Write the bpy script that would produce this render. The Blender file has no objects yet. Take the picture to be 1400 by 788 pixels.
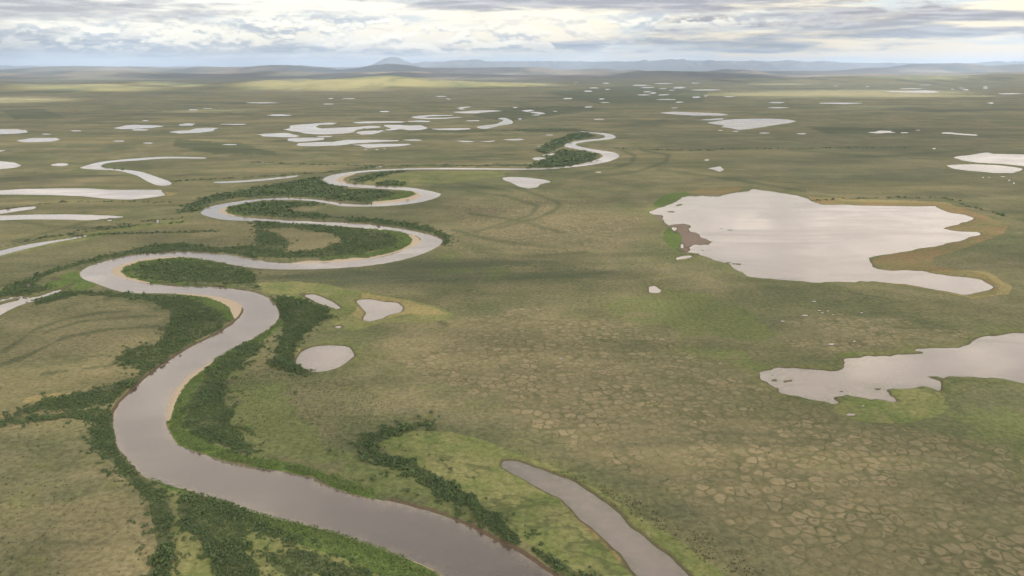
import bpy, math, random
import numpy as np
R = math.radians
sc = bpy.context.scene
rng = np.random.default_rng(7)
random.seed(7)

# ------------------------------------------------------------------ camera
CAMH = 250.0; F = 1050.0; PITCH = math.atan((394 - 92) / F)
cam = bpy.data.cameras.new('camera'); cam.lens = F / 1400 * 36; cam.sensor_width = 36
cam.clip_start = 1; cam.clip_end = 400000
co = bpy.data.objects.new('camera', cam); sc.collection.objects.link(co)
co.location = (0, 0, CAMH); co.rotation_euler = (math.pi / 2 - PITCH, 0, 0)
sc.camera = co

# ------------------------------------------------------------------ light
SUN_EL, SUN_AZ = R(22), R(140)          # azimuth clockwise from the view direction (+Y)
S = (math.cos(SUN_EL) * math.sin(SUN_AZ), math.cos(SUN_EL) * math.cos(SUN_AZ), math.sin(SUN_EL))
sun = bpy.data.lights.new('sun', 'SUN'); sun.energy = 5.0; sun.angle = R(0.6); sun.color = (1, .93, .80)
so = bpy.data.objects.new('sun', sun); sc.collection.objects.link(so)
so.rotation_euler = (math.pi / 2 - SUN_EL, 0, math.pi - SUN_AZ)
sc.view_settings.view_transform = 'Standard'; sc.view_settings.look = 'None'
sc.view_settings.exposure = 1.85; sc.view_settings.gamma = 1.0
sc.cycles.max_bounces = 5; sc.cycles.diffuse_bounces = 3; sc.cycles.glossy_bounces = 3
sc.cycles.transmission_bounces = 3; sc.cycles.volume_bounces = 1; sc.cycles.transparent_max_bounces = 8
sc.cycles.use_denoising = True
sc.cycles.sample_clamp_indirect = 6

class NT:
    """small node-tree writer"""
    def __init__(s, tree): s.t = tree; s.n = tree.nodes; s.l = tree.links
    def put(s, sock, v):
        if isinstance(v, bpy.types.NodeSocket): s.l.new(v, sock)
        elif v is not None: sock.default_value = v
    def m(s, op, a, b=None, c=None, clamp=False):
        n = s.n.new('ShaderNodeMath'); n.operation = op; n.use_clamp = clamp
        s.put(n.inputs[0], a); s.put(n.inputs[1], b); s.put(n.inputs[2], c); return n.outputs[0]
    def mix(s, f, a, b, mode='MIX'):
        n = s.n.new('ShaderNodeMix'); n.data_type = 'RGBA'; n.blend_type = mode
        s.put(n.inputs[0], f)
        for k, v in ((6, a), (7, b)):
            s.put(n.inputs[k], (*v, 1) if isinstance(v, tuple) and len(v) == 3 else v)
        return n.outputs[2]
    def noise(s, vec, scale, detail=3, rough=.5, dist=0, out=0):
        n = s.n.new('ShaderNodeTexNoise'); s.put(n.inputs['Vector'], vec)
        n.inputs['Scale'].default_value = scale; n.inputs['Detail'].default_value = detail
        n.inputs['Roughness'].default_value = rough; n.inputs['Distortion'].default_value = dist
        return n.outputs[out]
    def ss(s, v, a, b, o0=0., o1=1.):
        n = s.n.new('ShaderNodeMapRange'); n.interpolation_type = 'SMOOTHSTEP'
        s.put(n.inputs[0], v); n.inputs[1].default_value = a; n.inputs[2].default_value = b
        n.inputs[3].default_value = o0; n.inputs[4].default_value = o1; return n.outputs[0]
    def scale(s, vec, xyz):
        n = s.n.new('ShaderNodeMapping'); s.put(n.inputs[0], vec); n.inputs['Scale'].default_value = xyz
        return n.outputs[0]
    def comb(s, x, y, z):
        n = s.n.new('ShaderNodeCombineXYZ'); s.put(n.inputs[0], x); s.put(n.inputs[1], y); s.put(n.inputs[2], z)
        return n.outputs[0]
    def sep(s, v):
        n = s.n.new('ShaderNodeSeparateXYZ'); s.put(n.inputs[0], v); return n.outputs
    def coord(s, which='Object'):
        return s.n.new('ShaderNodeTexCoord').outputs[which]
    def attr(s, name):
        n = s.n.new('ShaderNodeAttribute'); n.attribute_name = name; return n.outputs['Color']

# ------------------------------------------------------------------ world: sky texture with a low evening cloud field
w = bpy.data.worlds.new('World'); sc.world = w; w.use_nodes = True
T = NT(w.node_tree); T.n.clear()
sky = T.n.new('ShaderNodeTexSky'); sky.sky_type = 'NISHITA'; sky.sun_disc = False
sky.sun_elevation = SUN_EL; sky.sun_rotation = SUN_AZ; sky.altitude = 250; sky.air_density = 1; sky.dust_density = 2
b1 = T.n.new('ShaderNodeBackground'); T.l.new(sky.outputs[0], b1.inputs[0]); b1.inputs[1].default_value = .09
g = T.coord('Generated'); x, y, z = T.sep(g)
az = T.m('MULTIPLY', T.m('ARCTAN2', x, y), 57.2958)         # degrees right of +Y
el = T.m('MULTIPLY', T.m('ARCSINE', z), 57.2958)            # degrees above the horizon
def nz3(ka, ke, seed, det=6, rough=.58, dist=.0, de=0.):
    e_ = T.m('ADD', el, de) if de else el
    return T.noise(T.comb(T.m('MULTIPLY', az, ka), T.m('MULTIPLY', e_, ke), seed), 1, det, rough, dist)
wob = nz3(.16, .7, 3.1, 4); wob2 = nz3(.5, 1.6, 9.1, 5, .6)
elw = T.m('ADD', el, T.m('MULTIPLY', T.m('SUBTRACT', wob, .5), 1.0))
azw = T.m('ADD', az, T.m('MULTIPLY', T.m('SUBTRACT', wob2, .5), 12))
def blob(a0, e0, sa, se, amp, tilt=0.0):
    da = T.m('DIVIDE', T.m('SUBTRACT', azw, a0), sa)
    e_ = T.m('SUBTRACT', T.m('SUBTRACT', elw, e0), T.m('MULTIPLY', T.m('SUBTRACT', az, a0), tilt))
    de = T.m('DIVIDE', e_, se)
    r = T.m('ADD', T.m('MULTIPLY', da, da), T.m('MULTIPLY', de, de))
    return T.m('MULTIPLY', T.m('EXPONENT', T.m('MULTIPLY', r, -1.)), amp)
def total(lst, base):
    for b in lst: base = T.m('ADD', base, blob(*b))
    return base
streak = nz3(.13, 1.0, 0, 7, .60, .3); streak2 = nz3(.30, 4.4, 5, 7, .62, .3)
D = T.m('SUBTRACT', T.m('ADD', T.m('MULTIPLY', streak, 2.0), T.m('MULTIPLY', streak2, .8)), 1.27)
D = total([(4, 4.45, 15, .55, .9), (20, 3.5, 11, .5, .65, .02), (22, 2.7, 9, .35, .5, .03), (29, 2.1, 10, .25, .55, .03), (6, 1.55, 8, .25, .7, .02), (16, 1.15, 10, .28, .55, .01), (33, 3.1, 7, .25, .5, .05),
           (-32, 3.7, 11, .5, .6), (-30, 2.9, 9, .3, .35), (-33, 1.3, 12, .7, .6), (-17, 1.0, 12, .25, .75), (-20, 3.3, 6, .2, .25), (9, 2.6, 6, .22, .3),
           (-1, 2.8, 8, .7, -.75), (-18, 2.2, 7, .7, -.3), (29, 4.2, 4.5, .6, -1.), (31, 1.2, 9, .3, -.5), (8, .75, 18, .22, -.5), (-14, 4.2, 6, .7, -.4), (28, .8, 8, .2, -.4), (8, 3.35, 7, .3, -.4)], D)
dark = T.ss(D, .02, .62)
warm = T.ss(az, -30, 20)
lowe = T.ss(el, .4, 1.8, 1, 0)
lit = T.mix(warm, (1.0, .94, .84), (1.12, .97, .72))
lit = T.mix(T.m('MULTIPLY', lowe, T.m('MULTIPLY', T.ss(az, -5, 28), .9)), lit, (1.25, .98, .62))
lit = T.mix(T.m('MULTIPLY', T.ss(az, 5, -20), T.ss(el, 2.4, .8)), lit, (.80, .85, .89))
shade = T.mix(T.ss(el, .8, 3.6), (.25, .32, .43), (.29, .265, .31))
cl = T.mix(dark, lit, shade)
# underside modelling of the grey banks
und = nz3(.22, 3.2, 12.2, 7, .62, .2)
cl = T.mix(T.m('MULTIPLY', dark, T.ss(und, .46, .62)), cl, T.mix(T.ss(el, 1, 4), (.46, .52, .62), (.56, .52, .54)))
# heaped clouds: bright crowns over grey feet
p0 = nz3(.42, .95, 1.7, 8, .56, 0); rel = T.m('SUBTRACT', p0, nz3(.42, .95, 1.7, 8, .56, 0, .26))
heap = T.m('ADD', T.m('ADD', blob(-22, 1.9, 12, .8, 1.3), blob(-13, 2.6, 8, .8, 1.3)), T.m('ADD', blob(-3, 1.7, 10, .8, 1.1), blob(11, 3.1, 9, .6, .9)), clamp=True)
hc = T.mix(T.ss(rel, -.09, .05), (.44, .49, .58), (1.12, 1.06, .92))
cl = T.mix(T.m('MULTIPLY', heap, T.ss(p0, .43, .49)), cl, hc)
# broken blue in between
gap = T.m('MULTIPLY', T.ss(nz3(.09, 1.1, 7.7, 5, .6), .50, .62), .75)
gap = T.m('MULTIPLY', gap, T.m('SUBTRACT', 1, T.m('MAXIMUM', dark, heap)))
b2 = T.n.new('ShaderNodeBackground'); T.l.new(cl, b2.inputs[0]); b2.inputs[1].default_value = .325
b3 = T.n.new('ShaderNodeBackground'); b3.inputs[0].default_value = (.60, .74, .84, 1); b3.inputs[1].default_value = .31
mx0 = T.n.new('ShaderNodeMixShader'); T.put(mx0.inputs[0], .12); T.l.new(b2.outputs[0], mx0.inputs[1]); T.l.new(b1.outputs[0], mx0.inputs[2])
mx = T.n.new('ShaderNodeMixShader'); T.put(mx.inputs[0], gap)
T.l.new(mx0.outputs[0], mx.inputs[1]); T.l.new(b3.outputs[0], mx.inputs[2])
wo = T.n.new('ShaderNodeOutputWorld'); T.l.new(mx.outputs[0], wo.inputs[0])

# ------------------------------------------------------------------ helpers
cp, sp = math.cos(PITCH), math.sin(PITCH)
def ray(u, v):
    dx = (np.asarray(u, float) - 700) / F; dy = (np.asarray(v, float) - 394) / F
    return dx, cp - dy * sp + 0 * dx, -sp - dy * cp + 0 * dx
def ground(u, v):                      # where a line of sight meets the plain
    dx, fy, fz = ray(u, v); t = -CAMH / fz
    return dx * t, fy * t
def proj(X, Y, Z=0.0):
    zc = Z - CAMH; d = Y * cp - zc * sp; h = Y * sp + zc * cp
    d = np.where(d < 1, 1, d)
    return 700 + F * X / d, 394 - F * h / d
def hash2(ix, iy, s):
    h = (ix.astype(np.int64) * 374761393 + iy.astype(np.int64) * 668265263 + s * 1442695041) & 0x7fffffff
    h = ((h ^ (h >> 13)) * 1274126177) & 0x7fffffff
    return ((h ^ (h >> 16)) & 0xffff) / 65535.0
def vnoise(x, y, s=0, octv=3):
    r = 0; a = 1; tot = 0
    for o in range(octv):
        xi = np.floor(x); yi = np.floor(y); fx = x - xi; fy = y - yi
        fx = fx * fx * (3 - 2 * fx); fy = fy * fy * (3 - 2 * fy)
        n = (hash2(xi, yi, s + o) * (1 - fx) + hash2(xi + 1, yi, s + o) * fx) * (1 - fy) + \
            (hash2(xi, yi + 1, s + o) * (1 - fx) + hash2(xi + 1, yi + 1, s + o) * fx) * fy
        r = r + a * n; tot += a; a *= .5; x = x * 2.03 + 11.7; y = y * 2.03 + 5.3
    return r / tot
def sdf(poly, X, Y, margin, closed=True):
    """signed distance (negative inside) to a polygon, far points = margin"""
    P = np.asarray(poly, float); out = np.full(X.shape, float(margin))
    x0, y0 = P.min(0) - margin; x1, y1 = P.max(0) + margin
    idx = np.nonzero((X > x0) & (X < x1) & (Y > y0) & (Y < y1))[0]
    if len(idx) == 0: return out
    n = len(P); segs = range(n) if closed else range(n - 1)
    d2 = np.full(len(idx), float(margin) ** 2); ins = np.zeros(len(idx), bool); px = X[idx]; py = Y[idx]
    for i in segs:
        ax, ay = P[i]; bx, by = P[(i + 1) % n]
        if closed:
            c = (ay > py) != (by > py)
            if c.any():
                with np.errstate(all='ignore'):
                    ins ^= c & (px < (bx - ax) * (py - ay) / (by - ay if by != ay else 1e-12) + ax)
        k = np.nonzero((px > min(ax, bx) - margin) & (px < max(ax, bx) + margin) & (py > min(ay, by) - margin) & (py < max(ay, by) + margin))[0]
        if len(k) == 0: continue
        ex, ey = bx - ax, by - ay; L = ex * ex + ey * ey + 1e-12
        t = np.clip(((px[k] - ax) * ex + (py[k] - ay) * ey) / L, 0, 1)
        q = (px[k] - ax - t * ex) ** 2 + (py[k] - ay - t * ey) ** 2
        d2[k] = np.minimum(d2[k], q)
    d = np.sqrt(d2); out[idx] = np.where(ins, -d, d); return out
def smooth(P, k=3, closed=True):
    P = np.asarray(P, float); n = len(P); out = []
    for i in range(n if closed else n - 1):
        p0, p1, p2, p3 = (P[(i + j) % n] if closed else P[min(max(i + j, 0), n - 1)] for j in (-1, 0, 1, 2))
        for t in np.arange(k) / k:
            out.append(.5 * ((2 * p1) + (p2 - p0) * t + (2 * p0 - 5 * p1 + 4 * p2 - p3) * t * t + (3 * p1 - p0 - 3 * p2 + p3) * t ** 3))
    if not closed: out.append(P[-1])
    return np.array(out)
def toworld(P):
    P = np.asarray(P, float); x, y = ground(P[:, 0], P[:, 1]); return np.stack([x, y], 1)
def mesh(name, V, faces, mat, kind=None, smooth_=False, tris=None):
    me = bpy.data.meshes.new(name)
    V = np.asarray(V, np.float32); faces = np.asarray(faces, np.int32)
    me.vertices.add(len(V)); me.vertices.foreach_set('co', V.ravel())
    nf, k = faces.shape
    me.loops.add(nf * k); me.loops.foreach_set('vertex_index', faces.ravel())
    me.polygons.add(nf); me.polygons.foreach_set('loop_start', np.arange(nf, dtype=np.int32) * k)
    if smooth_: me.polygons.foreach_set('use_smooth', np.ones(nf, bool))
    me.update(calc_edges=True)
    me.materials.append(mat)
    o = bpy.data.objects.new(name, me); sc.collection.objects.link(o)
    if kind: o['kind'] = kind
    return o
def cattr(o, name, arr):
    a = o.data.color_attributes.new(name, 'FLOAT_COLOR', 'POINT')
    c = np.ones((len(arr), 4), np.float32); c[:, :3] = arr; a.data.foreach_set('color', c.ravel())
def newmat(name):
    m = bpy.data.materials.new(name); m.use_nodes = True; t = NT(m.node_tree)
    return m, t, t.n['Principled BSDF']
def gridfaces(nr, nc):
    i = np.arange((nr - 1) * nc).reshape(nr - 1, nc)[:, :-1].ravel()
    return np.stack([i, i + 1, i + nc + 1, i + nc], 1)

# ------------------------------------------------------------------ outlines (traced on the photo, laid on the plain at their real place)
Lb = [(690,850),(650,815),(622,799),(607,788),(590,776),(567,765),(550,760),(525,750),(497,740),(467,730),(425,718),(387,710),(350,700),(325,691),(295,681),(250,667),(217,657),(195,649),(180,633),(162,611),(157,591),(155,582),(155,565),(162,552),(172,541),(190,524),(207,509),(235,489),(265,471),(295,456),(315,444),(325,435),(333,425),(329,416),(317,410),(297,405),(262,401),(217,400),(185,400),(160,397),(137,389),(117,382),(109,375),(112,369),(127,361),(150,354.5),(175,349),(205,345.5),(240,344),(275,344.5),(307,347),(335,351),(350,354),(370,358),(400,359),(440,358.3),(480,356),(520,350),(545,343.5),(563,337),(573,331),(575,326),(567,321),(557,319.5),(540,316),(500,312),(450,308),(400,305.5),(350,302),(312,300.5),(290,297),(277,293),(274.5,289.5),(282,284),(300,279),(325,275),(350,272),(387,270),(420,271.3),(450,274.5),(467,277.5),(492,279.3),(510,278.5),(545,275.5),(567,272),(575,267),(572,263.5),(565,261.5),(550,259.5),(525,258),(500,256.5),(475,255.3),(455,252.5),(445,249),(441,245),(450,240),(470,236),(500,232.5),(530,231),(575,229.3),(625,229),(700,230),(750,229.3),(787,225),(812,219),(824,214),(820,210),(807,207),(790,204),(775,201),(770.5,199),(777,195),(800,191),(822,189),(827,186),(817,183),(792,180)]
Rb = [(792,179),(807,180.5),(832,182.5),(842,186.5),(836,190),(812,192.5),(792,195.3),(787,197.5),(797,201),(817,204.5),(840,208),(847,212.5),(842,217),(825,222.5),(795,227),(750,231),(700,232),(625,231.3),(575,231.5),(525,233.2),(490,236.2),(467,241),(460,245),(462,248),(475,250.5),(500,252.5),(525,254.3),(550,255.3),(575,258),(600,263.5),(602,266.5),(595,270.5),(575,276),(545,280),(510,282),(470,281.7),(455,279),(430,275),(400,272.8),(365,273),(350,274.5),(325,279),(310,282.5),(301,286),(300,289),(307,292.5),(325,295.5),(350,298),(400,301),(437,302.8),(480,304.5),(510,307),(540,311),(565,315),(587,320),(602,325),(605.5,329),(602,334),(587,342.5),(567,350),(537,357.5),(500,363),(462,366),(425,367.5),(382,367.5),(350,366),(325,362.5),(287,356),(262,351.5),(240,350.5),(212,352),(187,355),(170,360),(157,365),(152,370),(160,377),(187,384),(212,387.5),(240,390.5),(275,391),(305,392.5),(332,396),(350,399.5),(365,406),(377,417),(381.5,427),(379,438),(370,447),(350,460),(310,481),(285,496),(262,509),(250,520),(237,535),(230,550),(227,570),(229,583),(237,597),(246,607),(270,617),(310,630),(350,638),(387,643),(422,650),(450,663),(482,673),(517,682),(540,685),(575,694),(605,703),(630,713),(650,723),(675,736),(700,748),(725,763),(745,777),(762,788),(800,812),(860,850)]
RIVER = smooth(Lb, 3, False).tolist() + smooth(Rb, 3, False).tolist()
NEARW = {  # name -> list of outlines;   kind: (ragged metres)
 'river': [(RIVER, .7),
   (smooth([(652,174.2),(655,172.5),(666,170.8),(677,169.6),(685,166.5),(688,164),(680,162.2),(690,161),(700,165),(700,169),(684,171.5),(674,174),(662,176.3)]), .5)],
 'lake': [([(1020,261),(1030,258),(1050,261),(1070,264),(1090,267),(1105,271.5),(1115,277),(1125,280),(1150,279.5),(1180,280.5),(1215,281),(1250,281.5),(1280,281),(1288,287),(1300,291),(1320,293),(1332,298),(1325,302),(1310,305),(1300,309),(1291,312),(1305,315),(1325,316.5),(1342,317),(1340,320),(1320,326),(1300,332),(1270,337.5),(1245,342),(1220,346),(1200,349),(1190,352),(1187,358),(1190,364),(1200,368),(1220,369.5),(1240,369),(1260,370),(1280,374),(1300,377),(1320,378),(1340,381),(1355,387),(1361,393),(1355,397.5),(1335,399),(1315,402),(1295,398),(1270,394),(1255,391),(1240,387.5),(1215,385.5),(1185,384.5),(1145,384.5),(1110,385),(1085,383),(1060,381),(1025,377.5),(1010,370),(997,361),(975,354),(955,347),(932,344),(930,335),(935,325),(925,318),(918,311),(908,303),(905,297),(893,293),(887,289),(895,286),(905,283),(910,281),(925,275),(935,269),(950,266),(985,267.5),(1005,262.5)], 5),
   ([(1034,507),(1045,505),(1060,502),(1075,503),(1100,505.5),(1120,506.5),(1145,505.5),(1150,500),(1148,493),(1145,489),(1150,486),(1180,484.5),(1225,483),(1250,484),(1262,481),(1252,478),(1270,474),(1310,474),(1335,467),(1345,460),(1365,456.5),(1385,453),(1460,458),(1560,470),(1560,540),(1460,530),(1400,523),(1375,519),(1350,519),(1325,517),(1305,516),(1290,524),(1293,531),(1285,534),(1262,529),(1255,531),(1240,530),(1220,529),(1212,532),(1222,538),(1232,547),(1220,548.5),(1195,544),(1175,543),(1160,541),(1145,543),(1150,550),(1140,552),(1125,548),(1105,546.5),(1085,540),(1070,533),(1050,524),(1040,516)], 7),
   ([(-40,262),(0,260),(30,258),(80,257),(120,257),(150,259),(190,259),(222,259),(221,262),(228,266),(215,268.5),(195,271),(178,272.5),(150,271.5),(110,267.5),(60,266),(10,265.5),(-40,266)], 2),
   ([(1301,214.5),(1325,212),(1350,208),(1358,210),(1400,211),(1460,212),(1460,229),(1400,226.5),(1365,223.5),(1335,222),(1318,219.5)], 3),
   ([(1293,226),(1310,224.7),(1335,224.2),(1365,225.5),(1385,228),(1400,230.5),(1395,233),(1385,236.5),(1360,236),(1330,233.5),(1305,231)], 3),
   ([(968,167.5),(990,164),(1010,162.5),(1050,162),(1075,163),(1090,165.5),(1080,168),(1060,171),(1040,174),(1025,176.5),(1010,177.5),(995,174.5),(985,174),(990,171.5),(975,169.5)], 6),
   ([(685,242.5),(700,241.5),(725,242.5),(745,245.5),(755,248),(745,250),(738,252),(735,256),(722,257.5),(710,255),(700,250),(690,246)], 2)],
 'oxbow_lake': [(smooth([(109,229),(120,225.5),(135,221.5),(160,218.5),(190,216),(215,214.5),(240,214),(280,215),(280,216.5),(240,216.3),(215,217),(190,219),(160,221),(145,223),(139,226),(142,229),(160,231),(175,232),(195,235),(210,240),(225,245),(235,250),(230,253),(215,253),(200,247),(190,241),(178,237),(160,233),(140,232),(120,231)]), 1),
   (smooth([(290,248.5),(320,247),(350,245),(380,242),(408,239.5),(402,242),(380,244.5),(350,247.5),(320,249.5),(300,250)]), 1),
   (smooth([(-40,291),(0,287),(30,283),(48,282),(46,285),(25,288),(0,292),(-40,296)]), 1),
   (smooth([(-40,296),(0,294),(40,293),(80,292.5),(120,293),(155,294.5),(170,296),(150,298),(120,300.5),(80,299.5),(40,299.5),(0,300.5),(-40,302)]), 1.5),
   (smooth([(-40,352),(0,342),(30,335),(60,330),(95,325),(118,321),(117,323),(90,328),(60,334),(30,341),(0,349),(-40,362)]), 1),
   (smooth([(690,629),(710,630),(735,638),(755,646),(782,656),(800,668),(825,684),(850,703),(862,718),(880,730),(900,748),(920,762),(935,778),(945,790),(985,840),(905,840),(870,788),(855,768),(845,754),(835,745),(815,725),(800,715),(790,705),(782,695),(765,680),(745,670),(715,652),(695,642),(685,636)]), 1),
   ([(100,387),(95,390),(85,394),(70,398),(60,402),(50,405),(35,405.5),(25,404),(15,405.5),(0,409),(-40,420),(-40,450),(0,430),(10,424),(25,417),(45,411),(60,407),(75,401),(90,394),(101,389)], .8)],
 'pond': [([(410,402),(430,401.5),(440,405),(455,412),(466,420),(460,422),(445,417),(430,412)], 1),
   ([(486,409),(505,408),(525,411),(545,413),(550,420),(548,426),(535,429),(520,435),(505,438),(497,436),(500,428),(495,420),(490,415)], 2),
   ([(455,445),(465,444.5),(469,447),(462,448)], .3),
   (smooth([(405,491),(410,482),(422,475),(440,471.5),(460,471.5),(474,473),(481,478),(484,485),(478,491),(470,497),(458,503),(440,507),(422,506),(412,500),(405,496)]), .7),
   ([(887,391),(895,390),(905,396.5),(900,400),(887,399)], .5),
   ([(925,352),(935,349),(948,348),(945,351),(935,353.5),(922,355)], 1.5),
   ([(-30,219),(0,220),(20,222),(30,226.5),(20,229),(0,231),(-30,231)], 1.5),
   ([(69,225),(78,223),(92,223),(94,225.5),(85,227),(72,226.5)], 1.5),
   ([(70,381),(75,379.5),(83,382),(75,383.5)], .5), ([(34,390),(40,386.5),(43,389),(36,391)], .5),
   ([(727,216),(735,214.5),(745,215),(748,217),(738,219),(730,218.5)], 1), ([(739,211.5),(755,209.5),(761,209),(758,212),(745,213)], 1),
   ([(967,230),(985,227),(990,231),(985,235),(975,231.5)], 2),
   ([(508,228),(520,227.3),(530,228),(525,229),(512,229)], 1),
   ([(145,300),(151,299.5),(160,301.5),(150,302)], .5), ([(214,300),(217,300),(217,305),(213,305.5)], .5)],
}
ISLES = [([(-5,413),(10,409),(22,406.3),(28,407.3),(24,410),(10,413),(0,416)], .3),
  ([(1266,514),(1280,513),(1300,519),(1296,525),(1285,520)], 1.5), ([(1055,517.5),(1063,517),(1062,520),(1056,520)], 1), ([(1070,519),(1082,518),(1083,520),(1072,522)], 1),
  ([(1147,533),(1154,533),(1153,535),(1149,535)], .5), ([(1195,530),(1207,529),(1204,532),(1198,532)], .7), ([(1052,510),(1060,511),(1056,512.5)], .5),
  ([(983,311.5),(995,312.5),(1006,314.5),(998,314.5),(985,313)], 1), ([(1167,350),(1173,349.8),(1173,351),(1168,351)], .5),
  ([(923,280),(932,278),(933,280),(926,281.5)], 2), ([(912,288.5),(922,288),(922,290),(914,290)], 2)]
MUD = [[(915,307),(935,305),(945,310),(952,322),(965,326),(974,329),(965,333),(950,334),(945,340),(938,345),(928,340),(935,325)],
  [(892,294),(905,293),(911,298),(906,302)], [(935,267),(985,266.5),(986,268.5),(950,268.5)], [(987,355),(1012,360),(1010,361),(992,359)], [(955,341),(968,340),(966,343),(957,343)]]

# ------------------------------------------------------------------ ground sheet: terrain grid, finer near the camera
us = np.concatenate([np.arange(-1100, -260, 12.), np.arange(-260, 1662, 2.0), np.arange(1662, 2500, 12.)])
vs = np.concatenate([np.array([94.2, 94.8, 95.6, 96.5, 97.5, 98.5]), np.arange(99.5, 205, .75), np.arange(205, 300, 1.25), np.arange(300, 872, 2.0), np.arange(872, 1200, 6.)])[::-1]
U, Vv = np.meshgrid(us, vs); nr, nc = U.shape
X, Y = ground(U.ravel(), Vv.ravel()); U = U.ravel(); Vv = Vv.ravel()
Yr = Y.reshape(nr, nc)
cell = np.gradient(Yr, axis=0).ravel(); cell = np.maximum(np.abs(cell), 1.2)
def warp(d, am, s, wl):                    # frayed shoreline
    return d + am * (vnoise(X / wl, Y / wl, s, 3) - .5) * 2
bodies = []; dW = np.full(X.shape, 400.)
for name, lst in NEARW.items():
    for k, (P, am) in enumerate(lst):
        d = sdf(toworld(P), X, Y, 160.)
        msk = d < 150
        dd = np.where(msk, warp(warp(d, am * 1.3, 3 + k, 6 + am * 5), am * .5, 33 + k, 3 + am), d)
        if name == 'lake' and k < 2:
            for Q, qa in ISLES:
                q = sdf(toworld(Q), X, Y, 160.); dd = np.maximum(dd, -(q + qa * (vnoise(X / 6, Y / 6, 9) - .5) * 2))
            if k == 0:
                for Q in MUD:
                    q = sdf(toworld(Q), X, Y, 160.); dd = np.maximum(dd, np.where(q < 100, -(q + 26 * (vnoise(X / 24, Y / 24, 19, 4) - .5)), -100))
        if name == 'oxbow_lake' and k == 6:
            q = sdf(toworld(ISLES[0][0]), X, Y, 160.); dd = np.maximum(dd, -q)
        bodies.append((name, k, dd)); dW = np.minimum(dW, dd)
dRiv = bodies[0][2]
far = np.clip((Y - 900) / 3000, 0, 1)
wz = np.maximum(2.2, cell * 1.0)
Z = -1.0 + np.clip(dW / wz, -2.5, 1) * 1.0
Z += np.where(dW > 0, 1, 0) * (vnoise(X / 60, Y / 60, 21, 4) - .5) * .5 * np.clip(dW / 30, 0, 1)
# a slightly raised levee along the river
Z += np.where((dRiv > 2) & (dRiv < 120), np.exp(-((dRiv - 20) / 18) ** 2) * .8, 0)

# ---- cover masks -------------------------------------------------
AS = 2.2
def pm(polys, soft, am=5, s=0, line=None, grow=0):       # soft mask of cover outlines
    d = np.full(X.shape, 300.)
    for P in polys:
        P = np.asarray(P, float) * (1, AS)
        if line: q = sdf(P, U, Vv * AS, 60, closed=False) - line
        else: q = sdf(P, U, Vv * AS, 60)
        d = np.minimum(d, q)
    k = np.clip((Vv - 92) / 300, .15, 1.6); d = d - grow * np.clip(k, .5, 1.5)
    d = d + am * k * (vnoise(X / 22, Y / 22, 31 + s, 4) - .5) * 2
    return 1 / (1 + np.exp(np.clip(d / soft * 2.5, -30, 30)))

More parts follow.
